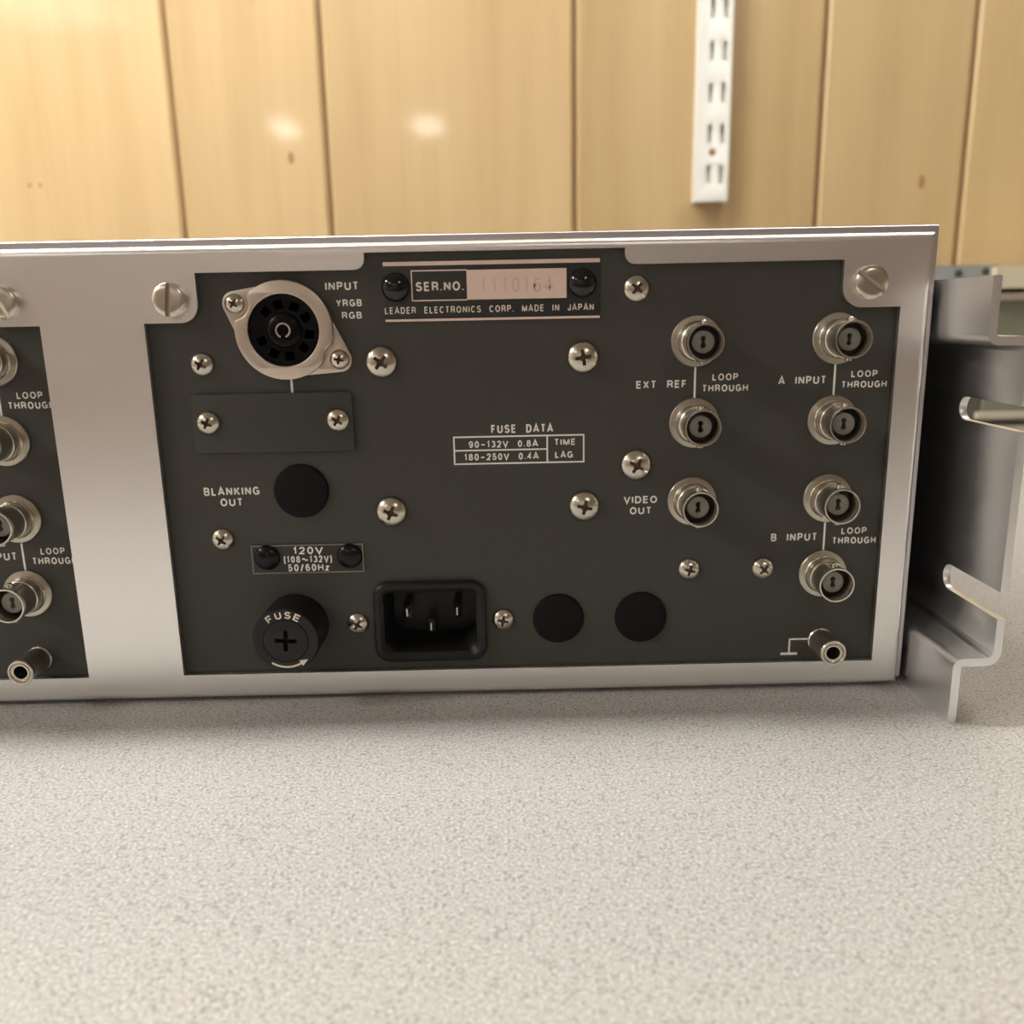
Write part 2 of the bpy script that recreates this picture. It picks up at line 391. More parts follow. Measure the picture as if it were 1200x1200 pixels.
# --- frame
op_r = ([(-91, 8.3)] + [(101.4, 8.3), (101.4, 104.7)] + arc(91.6, 109.9, 5.2, 5.2, 270, 180, 8) + [(86.4, 116.5)]
        + arc(33.6, 119.0, 2.6, 2.6, 270, 180, 5) + [(31.0, 120.4), (-34.4, 120.4)] + arc(-37.0, 118.9, 2.6, 2.6, 0, -90, 5)
        + [(-77, 116.3)] + arc(-81.6, 108.7, 4.6, 4.6, 0, -90, 8) + [(-91, 104.1)])
op_l = ([(-310, 8.2), (-117.4, 8.2), (-117.4, 104)] + arc(-127.2, 109.2, 5.2, 5.2, 270, 180, 8) + [(-132.4, 116.5), (-310, 116.5)])
R = 2.0
me_f = plate_mesh('frame', [(FL + R, FB + R), (FR - R, FB + R), (FR - R, FT - R), (FL + R, FT - R)], [op_r, op_l], 0, 1.6, M['aluminium'])
mb = MB()
prof = [(R - R * math.sin(t * PI / 12), R - R * math.cos(t * PI / 12)) for t in range(7)] + [(0, 14)]
mb.loops([[(FL + d, y, FB + d), (FR - d, y, FB + d), (FR - d, y, FT - d), (FL + d, y, FT - d)] for d, y in prof])
bend = mb.mesh('bend', M['aluminium'])
bm = bmesh.new(); bm.from_mesh(me_f); bm.from_mesh(bend); bm.to_mesh(me_f); bm.free(); finish(me_f, 30)
obj('frame', me_f, ins)

# --- cover wrapped over the top and sides, chassis, feet
ct0, ct1 = FT + 0.15, FT + 1.75
sec = [(3.0, ct0), (3.0, ct1 - 0.25), (3.25, ct1), (330, ct1), (330, ct0)]
mb = MB().loops([[(x, y, z) for y, z in sec] for x in (FL - 1.8, FR + 1.7)], True, True)
part('cover', mb, M['cover'], ins, smooth=0)
for xa, xb in ((FL - 1.8, FL - 0.2), (FR + 0.2, FR + 1.7)):
    part('side_panel', MB().box(xa, xb, 6.0, 330, 2.0, ct0), M['side'], ins, smooth=0)
    part('side_edge', MB().box(xa, xb, 3.0, 6.0, 2.0, ct0), M['cover'], ins, smooth=0)
part('chassis', MB().box(FL + 2, FR - 2, 18, 328, 3, FT - 2), M['chassis'], ins, smooth=0)
for x in (FL + 30, FR - 30):
    for y in (50, 300):
        part('foot', MB().lathe([(8, 0), (8, 3)], 20, cap0=True, cap1=True), M['rubber'], ins, (x, y, 0)).rotation_euler = (PI / 2, 0, 0)

# --- the two rear panels
IEC = (-37.2, -6.2, 10.9, 33.8)
cc = at(335, 387, PY)                      # centre of the round socket
pan = obj('rear_panel', plate_mesh('rear_panel', [(-97, 4), (106, 4), (106, 121.4), (-97, 121.4)],
      [rrect(IEC[0] + 2, IEC[1] - 2, IEC[2] + 2, IEC[3] - 2, 2), circle(cc[0], cc[1], 9.8)], PY, PY + 1.5, M['panel']), ins,
      label='dark grey rear panel with connectors, fuse and power inlet')
pan_l = obj('rear_panel', plate_mesh('rear_panel', [(-315, 4), (-112, 4), (-112, 121.4), (-315, 121.4)], [], PY, PY + 1.5, M['panel']), ins,
      label='dark grey rear panel cut off by the left edge')

# --- printing on the panels
LT = lambda par, lab, *ln, **kw: lettering(par, ln, PY, lab, **kw)
LT(pan, 'white lettering INPUT', ('INPUT', 381, 420, 330.2, 340.2))
LT(pan, 'white lettering YRGB over RGB', ('YRGB', 393.7, 424, 350.8, 359.2), ('RGB', 400.7, 424, 365.4, 373.6))
LT(pan, 'white lettering BLANKING OUT', ('BLANKING', 238.8, 304.2, 570.8, 580.6), ('OUT', 258.3, 284.5, 583.9, 593.2))
LT(pan, 'white lettering EXT REF', ('EXT  REF', 745.5, 804.5, 445.8, 455))
LT(pan, 'white lettering VIDEO OUT', ('VIDEO', 731.2, 770, 581.2, 589.8), ('OUT', 738, 763.3, 594, 602.6))
LT(pan, 'white lettering A INPUT', ('A  INPUT', 912.4, 968, 440.7, 450.3))
LT(pan, 'white lettering B INPUT', ('B  INPUT', 903.5, 957.3, 624.8, 634))
LT(pan, 'white lettering LOOP THROUGH beside EXT REF', ('LOOP', 834.8, 865, 437.5, 445.8), ('THROUGH', 822.8, 876.5, 450.4, 458.8))
LT(pan, 'white lettering LOOP THROUGH beside A INPUT', ('LOOP', 997.6, 1028.4, 433.8, 441.8), ('THROUGH', 986, 1039, 446.2, 454.2))
LT(pan, 'white lettering LOOP THROUGH beside B INPUT', ('LOOP', 986, 1015.5, 617.8, 625.6), ('THROUGH', 975.2, 1026.1, 629, 637))
LT(pan_l, 'white lettering LOOP THROUGH on the upper left', ('LOOP', 19.3, 50, 459, 467.3), ('THROUGH', 9.5, 64, 470.7, 479.2))
LT(pan_l, 'white lettering LOOP THROUGH on the lower left', ('LOOP', 47.3, 76, 641.8, 649.6), ('THROUGH', 38, 90.4, 653, 661.2))
LT(pan_l, 'white lettering B INPUT cut off by the left edge', ('B  INPUT', -36, 19.8, 647.8, 657))
LT(pan, 'white lettering FUSE DATA', ('FUSE  DATA', 575.5, 648, 497.2, 507.2))
LT(pan, 'white fuse table text with voltages and currents', ('90-132V  0.8A', 549.3, 630.5, 516.2, 524.2), ('180-250V  0.4A', 544.3, 631.3, 531, 539))
LT(pan, 'white lettering TIME LAG', ('TIME', 649.5, 674.5, 514, 521.6), ('LAG', 650.5, 671.3, 528.8, 536.6))
def lines(parent, segs, label):
    mb = MB()
    for (a, b, w) in segs: stroke(mb, [a, b], w, PY - 0.04)
    return part('printed_line', mb, M['ink'], parent, label=label, smooth=0)
A_ = lambda x, y: at(x, y, PY)
fx0, fz1 = A_(531.8, 512.8); fx1, fz0 = A_(684, 541); fzm = (fz0 + fz1) / 2 + 0.1; fxm = A_(641.3, 526)[0]
fz1 = A_(607, 511)[1]; fz0 = A_(607, 542.5)[1]
lines(pan, [((fx0 - .2, fz0), (fx1 + .2, fz0), .42), ((fx0 - .2, fz1), (fx1 + .2, fz1), .42), ((fx0, fz0), (fx0, fz1), .42), ((fx1, fz0), (fx1, fz1), .42),
            ((fxm, fz0), (fxm, fz1), .42), ((fx0, (fz0 + fz1) / 2), (fxm, (fz0 + fz1) / 2), .42)], 'white ruled table around the fuse data')
def vline(par, xa, ya, xb, yb, label, w=.5):
    a, b = A_(xa, ya), A_(xb, yb); x = (a[0] + b[0]) / 2
    lines(par, [((x, a[1]), (x, b[1]), w)], label)
vline(pan, 341, 440, 342.8, 461, 'white line below the round socket', .6)
COLX = (49.9, 86.5); ROWZ = (97.0, 75.8, 54.7, 33.5); COLL = -131.6
for par, x, za, zb, lab in ((pan, COLX[0], ROWZ[0], ROWZ[1], 'white line joining the EXT REF sockets'), (pan, COLX[1], ROWZ[0], ROWZ[1], 'white line joining the A INPUT sockets'),
                       (pan, COLX[1], ROWZ[2], ROWZ[3], 'white line joining the B INPUT sockets'), (pan_l, COLL, ROWZ[0], ROWZ[1], 'white line joining the upper left sockets'),
                       (pan_l, COLL, ROWZ[2], ROWZ[3], 'white line joining the lower left sockets')):
    lines(par, [((x, za - 5), (x, zb + 5), .55)], lab)
gz = A_(935, 748.8)[1]; gx_ = A_(924.8, 757)[0]; gb = A_(924.8, 765.9)[1]
lines(pan, [((gx_ - .25, gz), (A_(948, 748.8)[0], gz), .5), ((gx_, gz), (gx_, gb), .5), ((A_(914.5, 766)[0], gb), (A_(934, 766)[0], gb), .75)], 'white ground symbol')

# --- screws
def sq_disc(r, n, h, extra=()):
    """height field over a disc: h(u, v) -> (height above the base, material) with u, v in mm"""
    g = sorted(set([-1 + 2 * i / n for i in range(n + 1)] + [e for e in extra]))
    k = len(g); mb = MB(); vs = []
    for u in g:
        for v in g:
            x, z = u * math.sqrt(1 - v * v / 2) * r, v * math.sqrt(1 - u * u / 2) * r
            vs.append((x, -h(u * r, v * r, math.hypot(x, z))[0], z))
    fs, mi = [], []
    for i in range(k - 1):
        for j in range(k - 1):
            uc, vc = (g[i] + g[i + 1]) / 2 * r, (g[j] + g[j + 1]) / 2 * r
            fs.append((i * k + j, (i + 1) * k + j, (i + 1) * k + j + 1, i * k + j + 1)); mi.append(h(uc, vc, math.hypot(uc, vc))[1])
    mb.v = vs; mb.f = [list(f) for f in fs]; mb.mi = mi
    mb.lathe([(r, 0.0), (r * 0.985, -0.35 * r * 0.3)], 40)
    return mb
def dome(r, rad, h):                        # pan head: steep shoulder, round crown
    q = min(rad / r, 1.0); return h * (1 - q ** 2.3) ** 0.55 * 0.9 + 0.1 * h * (1 - q)
def phillips_mesh(r, h, name):
    arm, wid, dep = 0.48 * r, 0.105 * r, 0.62 * h
    def f(u, v, rad):
        z = dome(r, rad, h); a, b = abs(u), abs(v)
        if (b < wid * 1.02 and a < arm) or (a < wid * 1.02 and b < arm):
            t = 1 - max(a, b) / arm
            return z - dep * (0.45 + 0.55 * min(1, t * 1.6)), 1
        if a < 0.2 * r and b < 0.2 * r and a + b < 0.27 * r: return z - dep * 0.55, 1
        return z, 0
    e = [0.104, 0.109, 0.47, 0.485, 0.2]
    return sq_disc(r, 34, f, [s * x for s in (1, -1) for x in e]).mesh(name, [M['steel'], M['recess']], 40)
SCR_L, SCR_S, SCR_M = phillips_mesh(4.25, 2.3, 'pan_screw_large'), phillips_mesh(3.15, 1.9, 'pan_screw_small'), phillips_mesh(3.5, 2.0, 'pan_screw_medium')
def screw(px, py, me, Y, parent, ang, name='panel_screw', label=None):
    x, z = at(px, py, Y - 0.9)
    return obj(name, me, parent, (x, Y, z), math.radians(ang), label)
for px, py, me, ang in ((446.4, 424.6, SCR_L, 38), (683.4, 418.8, SCR_L, -8), (745.8, 545.5, SCR_L, 30), (458.3, 600.5, SCR_L, 22), (685, 594, SCR_L, 12),
                        (746.3, 338, SCR_M, 40), (235.6, 427.5, SCR_S, 30), (260, 633, SCR_S, 38), (808, 668, SCR_S, 15), (894.7, 667, SCR_S, 42),
                        (419.3, 731.5, SCR_S, 30), (589.6, 727, SCR_S, 12)):
    screw(px, py, me, PY, ins, ang)
def slotted_mesh(r, h):
    w, d = 0.145 * r, 0.55 * h; mb = MB()
    def half(sgn):
        a0 = math.degrees(math.asin(w / r)); lo = arc(0, 0, r, r, a0, 180 - a0, 24)
        lo = [(x, sgn * z) for x, z in lo]; ls = []
        for s, y in ((1.0, 0), (1.0, -h * 0.62), (0.975, -h * 0.78), (0.9, -h * 0.9), (0.7, -h * 0.98), (0.3, -h)):
            ls.append([(x * s, y, sgn * max(abs(z) * s, w)) for x, z in lo])
        mb.loops(ls, True, True)
    half(1); half(-1)
    mb.box(-r * 0.97, r * 0.97, -h + d, 0, -w, w, 1)
    return mb.mesh('slotted_screw', [M['nickel'], M['nickel']], 30)
SLOT = slotted_mesh(4.25, 2.4)
for px, py, ang in ((198.3, 351.4, 97), (1021, 331, 37), (1.5, 354.6, 64)):
    x, z = at(px, py, -1.2)
    obj('slotted_screw', SLOT, ins, (x, 0, z), math.radians(ang))

# --- blank plate below the round socket
x0, z1 = at(224.2, 464, PY - 1); x1, z0 = at(415.5, 528, PY - 1)
z1, z0, x0, x1 = at(318, 462, PY - 1)[1], at(322, 529, PY - 1)[1], at(227.5, 497, PY - 1)[0], at(413, 492, PY - 1)[0]
bp = obj('blank_plate', plate_mesh('blank_plate', rrect(x0, x1, z0, z1, 0.8, 3), [], PY - 1.1, PY, M['plate'], 0.22), ins)
for px, py, a in ((242.8, 496.3, 25), (395.4, 493, 33)): screw(px, py, SCR_S, PY - 1.1, bp, a, 'plate_screw')

# --- rivets, name plate, voltage label
def rivet_mesh(r, h, name):
    p = [(r * math.cos(t * PI / 18), -h * math.sin(t * PI / 18)) for t in range(9)]
    return MB().lathe([(r, 0.0)] + p, 40, cap1=True).mesh(name, M['gloss'], 60)
RIV = rivet_mesh(3.65, 2.2, 'rivet')
RIV2 = rivet_mesh(3.5, 1.7, 'rivet'); RIV2.materials[0] = M['dull']
nm = empty('nameplate', (0, 0, 0)); nm.parent = ins; nm.location = (0, 0, 0)
nx0, nz1 = at(444, 305, PY); nx1, nz0 = at(701.5, 375, PY)
nx0, nx1 = -30.0, 24.9
nz1, nz0 = at(572, 305, PY)[1], at(575, 375, PY)[1]
obj('label_plate', plate_mesh('label_plate', rrect(nx0, nx1, nz0, nz1, 0.3, 2), [], PY - 0.35, PY, M['label'], 0.05), nm, label='black nameplate sheet')
NY = PY - 0.36
part('metal_bar', MB().box(nx0, nx1, NY - 0.05, NY + .02, nz1 - 1.0, nz1), M['bare'], nm, label='bare metal bar along the top', smooth=0)
part('metal_bar', MB().box(nx0, nx1, NY - 0.05, NY + .02, nz0, nz0 + 0.6), M['bare'], nm, label='bare metal bar along the bottom', smooth=0)
bx0, bz1 = at(481.8, 317.7, NY); bx1 = at(663.9, 332, NY)[0]; bxm = at(547, 334, NY)[0]
bz1, bz0 = at(572, 315.8, NY)[1], at(573, 350.8, NY)[1]
part('serial_strip', MB().box(bxm, bx1, NY - 0.06, NY + .02, bz0, bz1), M['bare'], nm, label='bare metal serial number strip', smooth=0)
mb = MB()
for a, b in (((bx0, bz0), (bxm, bz0)), ((bx0, bz1), (bxm, bz1)), ((bx0, bz0 - .15), (bx0, bz1 + .15))): stroke(mb, [a, b], .32, NY - 0.05)
part('label_border', mb, M['bare'], nm, smooth=0)
lettering(nm, [('SER.NO.', 487, 543.3, 330, 341)], NY, 'bare metal lettering SER.NO.', 'label_ink', 0.2)
lettering(nm, [('LEADER  ELECTRONICS  CORP.  MADE  IN  JAPAN', 451, 696, 357.9, 365.9)], NY, 'bare metal maker line lettering', 'label_ink', 0.17, gap=.24)
mb = MB()
for i, c in enumerate('1110164'):
    px0 = 562 + i * 12.6
    cxm, czm = at(px0 + 4.5, 333.4, NY)
    text_line(mb, c, cxm, czm, 1.0 if c == '1' else 2.0, 3.6, NY - 0.1, 0.13)
part('serial_number', mb, M['stamp'], nm, label='faintly stamped serial number 1110164', smooth=0)
for px, py in ((463, 336.6), (683, 331.8)):
    x, z = at(px, py, NY - 1); obj('rivet', RIV, nm, (x, NY, z), label='glossy black domed rivet')

vl = empty('voltage_label', (0, 0, 0)); vl.parent = ins; vl.location = (0, 0, 0)
vx0, vx1 = at(295.6, 657, PY)[0], at(426.6, 652, PY)[0]
vz1, vz0 = at(360, 637.6, PY)[1], at(361, 671.2, PY)[1]
obj('label_plate', plate_mesh('label_plate', rrect(vx0, vx1, vz0, vz1, 0.3, 2), [], PY - 0.35, PY, M['label'], 0.05), vl, label='black voltage label sheet')
mb = MB(); q = [(vx0 + .2, vz0 + .2), (vx1 - .2, vz0 + .2), (vx1 - .2, vz1 - .2), (vx0 + .2, vz1 - .2), (vx0 + .2, vz0 + .2)]
stroke(mb, q, .3, NY - 0.04); part('label_border', mb, M['edge'], vl, smooth=0)
lettering(vl, [('120V', 343.5, 378.3, 640.6, 649.4), ('(108~132V)', 332.5, 389.2, 651.2, 659.2), ('50/60Hz', 337.5, 385.8, 660.8, 669.2)], NY, 'white lettering 120V, 108 to 132V, 50/60Hz')
for px, py in ((312, 654.6), (409.3, 652.6)):
    x, z = at(px, py, NY - 1); obj('rivet', RIV2, vl, (x, NY, z), label='glossy black domed rivet')

# --- black hole plugs
for px, py, r, lab in ((353, 575.7, 7.3, 'black plug beside the BLANKING OUT lettering'), (654.5, 725, 7.05, 'left one of the two black plugs right of the power inlet'), (751, 723.5, 7.2, 'right one of the two black plugs right of the power inlet')):
    x, z = at(px, py, PY - 0.6)
    part('hole_plug', MB().lathe([(r, 0), (r, -0.5), (r - .25, -0.95), (r - .7, -1.15), (r * .5, -1.25), (r * .1, -1.28)], 48, cap1=True), M['rubber'], ins, (x, PY, z), lab)

# --- fuse holder
fx, fz = -59.0, 21.9
fu = part('fuse_holder', MB().lathe([(8.9, 0), (8.9, -0.8)] + [(8.85, -1 - i) for i in range(11)] + [(8.7, -12.0), (8.4, -12.4), (6.0, -12.4), (5.95, -11.2)], 96,
          rmod=lambda i, r: 1 + (0.006 if i % 2 else -0.006) * (1 if r > 8.05 else 0)), M['black'], ins, (fx, PY, fz), 'black round screw-in fuse holder marked FUSE')
mb = MB()
a_, w_ = 2.95, 0.62                        # cross slot
cross = [(w_, w_), (w_, a_), (-w_, a_), (-w_, w_), (-a_, w_), (-a_, -w_), (-w_, -w_), (-w_, -a_), (w_, -a_), (w_, -w_), (a_, -w_), (a_, w_)]
cap = plate_mesh('fuse_cap', circle(0, 0, 5.75), [cross], -12.5, -10.5, M['black'], 0.1)
obj('fuse_cap', cap, fu, ry=math.radians(4), label='inner fuse cap with a cross slot')
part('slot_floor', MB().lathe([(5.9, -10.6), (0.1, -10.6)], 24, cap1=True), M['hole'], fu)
mb = MB()
for c, ang in zip('FUSE', (122, 102, 82, 62)):
    gw, st = GL[c]; hgt, wid = 1.9, 1.6; a0 = math.radians(ang - 0); rr = 7.2
    u, t = Vector((math.cos(a0), math.sin(a0))), Vector((math.sin(a0), -math.cos(a0)))
    for pts in st:
        stroke(mb, [tuple(u * (rr + (p[1] - .5) * (hgt - .3)) + t * ((p[0] - .5) * (wid - .3))) for p in pts], .42, -12.45)
ar = arc(0, 0, 7.3, 7.3, 236, 300, 16); stroke(mb, ar, .55, -12.45)
u = Vector((math.cos(math.radians(300)), math.sin(math.radians(300)))); t = Vector((-u.y, u.x)); c = u * 7.3
tri = [c + u * .9, c - u * .9, c + t * 2.2]
mb.add([(p.x, -12.45, p.y) for p in tri], [(0, 1, 2)])
part('lettering', mb, M['cream_ink'], fu, label='cream lettering FUSE and turning arrow', smooth=0)

# --- power inlet
a, b, c, d = IEC
def ring(ins_, y, rb, rt): return [(x, y, z) for x, z in rrect(a + ins_, b - ins_, c + ins_, d - ins_, (rb, rb, rt, rt), 6)]
mb = MB().loops([ring(0, PY, 4.2, 4.2), ring(0, PY - 1.6, 4.2, 4.2), ring(.5, PY - 2.2, 3.9, 3.9), ring(1.6, PY - 2.4, 3.0, 3.0), ring(2.7, PY - 1.6, 2.4, 1.6), ring(3.2, PY + 0.6, 4.2, 1.2), ring(3.6, PY + 13, 4.6, 1.0)], cap1=True)
inlet = part('power_inlet', mb, M['black'], ins, label='black three pin power inlet with a rounded rim')
for px, py in ((477.2, 717), (535.8, 715.5), (505.6, 733.5)):
    x, z = at(px, py, 4.5)
    tip = [[(x - 1, 14.8, z - 2), (x + 1, 14.8, z - 2), (x + 1, 14.8, z + 2), (x - 1, 14.8, z + 2)], [(x - 1, 5.0, z - 2), (x + 1, 5.0, z - 2), (x + 1, 5.0, z + 2), (x - 1, 5.0, z + 2)],
           [(x - .18, 3.9, z - 1.1), (x + .18, 3.9, z - 1.1), (x + .18, 3.9, z + 1.1), (x - .18, 3.9, z + 1.1)]]
    part('contact_blade', MB().loops(tip, cap1=True), M['steel'], inlet, label='metal contact blade', smooth=0)

# --- round multipin socket
ms = empty('multipin_socket', (0, 0, 0)); ms.parent = ins; ms.location = (0, 0, 0); ms['label'] = 'large round multipin socket in a diamond shaped metal flange'
sp1, sp2 = at(274.6, 356, PY - 1), at(397.9, 421.4, PY - 1)
def hull(pts):
    pts = sorted(set(pts)); lo, up = [], []
    for seq, out in ((pts, lo), (pts[::-1], up)):
        for p in seq:
            while len(out) > 1 and (out[-1][0] - out[-2][0]) * (p[1] - out[-2][1]) - (out[-1][1] - out[-2][1]) * (p[0] - out[-2][0]) <= 0: out.pop()
            out.append(p)
    return lo[:-1] + up[:-1]
fl = hull(circle(cc[0], cc[1], 11.7, 60) + circle(*sp1, 3.05, 28) + circle(*sp2, 3.05, 28))
obj('flange', plate_mesh('flange', fl, [circle(cc[0], cc[1], 9.9)], PY - 0.8, PY, M['satin_nickel'], 0.15), ms)
rg = []
for i in range(120):
    an = 2 * PI * i / 120; u = Vector((math.cos(an), math.sin(an))); r = 12.1
    for s in (sp1, sp2):
        v = Vector(s) - Vector(cc); bq = u.dot(v); dq = bq * bq - (v.length_squared - 4.3 ** 2)
        if dq > 0 and bq > 0: r = min(r, bq - math.sqrt(dq))
    rg.append((cc[0] + u.x * r, cc[1] + u.y * r))
obj('raised_ring', plate_mesh('raised_ring', rg, [circle(cc[0], cc[1], 9.35, 60)], PY - 2.6, PY - 0.6, M['satin_nickel'], 0.35), ms)
angs = (133, 100, 63, 29, -10, -44, -82, -118, -157)
holes = [[(cc[0] + 6.45 * math.cos(math.radians(t)) + 1.2 * math.cos(math.radians(t + 45 + 90 * k)) * 1.45, cc[1] + 6.45 * math.sin(math.radians(t)) + 1.2 * math.sin(math.radians(t + 45 + 90 * k)) * 1.45) for k in range(4)] for t in angs]
ib = obj('socket_insert', plate_mesh('socket_insert', circle(cc[0], cc[1], 9.6, 60), holes, PY - 1.6, PY + 4, M['socket'], 0.1), ms, label='black insert with nine pin holes')
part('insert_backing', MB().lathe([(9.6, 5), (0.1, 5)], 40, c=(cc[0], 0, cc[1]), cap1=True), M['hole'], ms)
part('insert_boss', MB().lathe([(4.5, PY - 1.6), (4.4, PY - 2.0), (3.9, PY - 2.5), (3.0, PY - 2.8), (2.1, PY - 2.85), (2.0, PY + 1)], 40, c=(cc[0], 0, cc[1]), cap1=True), M['socket'], ms)
mb = MB(); g0 = 290
o_, i_ = arc(0, 0, 1.95, 1.95, g0, g0 + 320, 30), arc(0, 0, 1.5, 1.5, g0, g0 + 320, 30)
mb.loops([[(cc[0] + p[0], PY - 1, cc[1] + p[1]) for p in o_], [(cc[0] + p[0], PY - 3.2, cc[1] + p[1]) for p in o_], [(cc[0] + p[0], PY - 3.2, cc[1] + p[1]) for p in i_], [(cc[0] + p[0], PY - 1, cc[1] + p[1]) for p in i_]], closed=False)
part('centre_contact', mb, M['nickel'], ms, label='split metal centre contact')
SCR_C = phillips_mesh(2.55, 1.7, 'flange_screw')
for s, an in ((sp1, 33), (sp2, 12)): obj('flange_screw', SCR_C, ms, (s[0], PY - 0.8, s[1]), math.radians(an))

# --- BNC sockets
fl_m = MB().lathe([(6.6, 0), (6.6, -0.7), (6.4, -0.95), (5.3, -1.1), (4.0, -1.15)], 48, cap1=True).mesh('socket_flange', M['flange'])
br_m = MB().lathe([(5.25, -1.0), (5.2, -1.5), (4.85, -1.9), (4.75, -2.2), (4.75, -4.4), (4.5, -4.6), (4.5, -9.6), (4.72, -9.8), (4.75, -10.8), (4.62, -11.1), (4.25, -11.1), (4.1, -10.8), (4.05, -5.2)], 48).mesh('barrel', M['nickel'], 30)
in_m = plate_mesh('insulator', circle(0, 0, 2.75, 32), [arc(0, .85, .75, .75, -50, 230, 10) + arc(0, -.85, .75, .75, 130, 410, 10)], -8.2, -4.2, M['insul'], 0.04)
bk_m = MB().lathe([(4.2, -5.0), (0.1, -5.0)], 24, cap1=True).mesh('insulator_back', M['dark'])
lug_m = MB().lathe([(0.85, 0), (0.85, -1.0), (0.65, -1.15)], 16, cap1=True).mesh('bayonet_lug', M['nickel'])
def bnc(x, z, lab):
    o = obj('bnc_connector', br_m, ins, (x, PY, z), label=lab)
    obj('socket_flange', fl_m, o); obj('insulator', in_m, o); obj('socket_floor', bk_m, o)
    for s in (1, -1):
        lg = obj('bayonet_lug', lug_m, o, (0, -8.2, s * 4.3)); lg.rotation_euler = (-s * PI / 2, 0, 0)
for x, z, lab in ((COLX[0], ROWZ[0], 'upper coaxial socket of EXT REF'), (COLX[0], ROWZ[1], 'lower coaxial socket of EXT REF'), (COLX[0], ROWZ[2], 'coaxial socket of VIDEO OUT'),
             (COLX[1], ROWZ[0], 'upper coaxial socket of A INPUT'), (COLX[1], ROWZ[1], 'lower coaxial socket of A INPUT'), (COLX[1], ROWZ[2], 'upper coaxial socket of B INPUT'), (COLX[1], ROWZ[3], 'lower coaxial socket of B INPUT'),
             (COLL, ROWZ[0] - 1.4, 'topmost coaxial socket at the left edge'), (COLL, ROWZ[1] - 1.1, 'second coaxial socket from the top at the left edge'), (COLL, ROWZ[2] - 1, 'third coaxial socket from the top at the left edge'), (COLL, ROWZ[3] - .8, 'lowest coaxial socket at the left edge')):
    bnc(x, z, lab)

# --- ground posts with knurled bodies
kn = MB(); seg = 40; rows = []
for k in range(15):
    y = -0.8 - k * 0.585
    rows.append([((3.15 + (0.2 if (i + k) % 2 else -0.12)) * math.cos(2 * PI * i / seg), y, (3.15 + (0.2 if (i + k) % 2 else -0.12)) * math.sin(2 * PI * i / seg)) for i in range(seg)])
kn.loops(rows)
kn_m = kn.mesh('ground_post', M['knurl'], 20)
cl_m = MB().lathe([(3.5, 0), (3.55, -0.5), (3.3, -0.8)], 40, cap1=True).mesh('post_collar', M['nickel'])
tp_m = MB().lathe([(3.2, -9.0), (3.4, -9.2), (3.5, -9.9), (3.3, -10.2), (2.9, -10.2), (2.7, -9.7), (2.35, -9.5), (2.2, -9.9), (1.85, -9.9), (1.7, -5)], 40).mesh('post_tip', M['nickel'], 30)
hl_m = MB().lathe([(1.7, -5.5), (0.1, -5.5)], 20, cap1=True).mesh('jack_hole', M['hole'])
for x, z, lab in ((87.2, 14.0, 'knurled ground post beside the ground symbol'), (-131.3, 13.6, 'knurled ground post at the left edge')):
    o = obj('ground_post', kn_m, ins, (x, PY, z), label=lab)
    obj('post_collar', cl_m, o); obj('post_tip', tp_m, o); obj('jack_hole', hl_m, o)

# --- rack ear: bent aluminium channel on the right side, with two open slots
T = 2.1; EX = 112.2; WX = 122.0; EY0, EY1 = -22.0, 300.0
def ear_path(off):
    """centre line pieces of the bent section (x, z) from the bottom lip up, offset outwards"""
    r = 2.4
    return ([(EX + off, 0.0)] + arc(EX + r, 17.6 - r, r - off, r - off, 180, 90, 5)
            + arc(WX - 1.6, 17.6 + 1.6, 1.6 + off, 1.6 + off, 270, 360, 5))
def ear_path_top(off):
    r = 2.0
    return (arc(WX - 1.6, 95.4 - 1.6 + off * 0, 1.6 + off, 1.6 + off, 0, 90, 5) + arc(EX + 2.9, 95.4 + 2.9, 2.9 - off, 2.9 - off, 270, 180, 5) + [(EX + off, 111.2)])
def sweep(pa, pb, y0, y1):
    poly = pa + pb[::-1]
    return MB().loops([[(x, y0, z) for x, z in poly], [(x, y1, z) for x, z in poly]], True, True)
ear_me = sweep(ear_path(0), ear_path(T), EY0, EY1)
low_end = ear_path(0)[-1][1]; hi_start = ear_path_top(0)[0][1]
top_ = sweep(ear_path_top(0), ear_path_top(T), EY0, EY1)
ear_me.add(top_.v, top_.f)
me = ear_me.mesh('rack_ear', M['ear'], 30)
# the slotted web, cut in its own plane (y, z), then turned into place
def slot(z0, z1): rr = (z1 - z0) / 2; return [(EY0, z1)] + arc(5.6 - rr, (z0 + z1) / 2, rr, rr, 90, -90, 10) + [(EY0, z0)]
web = [(EY0, hi_start)] + slot(75.0, 81.3) + slot(28.0, 35.2) + [(EY0, low_end), (EY1, low_end), (EY1, hi_start)]
wm = plate_mesh('web', web, [], 0, T, M['ear'], 0.12)
for v in wm.vertices:
    x, y, z = v.co; v.co = (WX * MM + y, x, z)
bm = bmesh.new(); bm.from_mesh(me); bm.from_mesh(wm); bmesh.ops.recalc_face_normals(bm, faces=bm.faces); bm.to_mesh(me); bm.free(); finish(me, 30)
obj('rack_ear', me, ins, label='bent silver aluminium rack ear with two open slots')

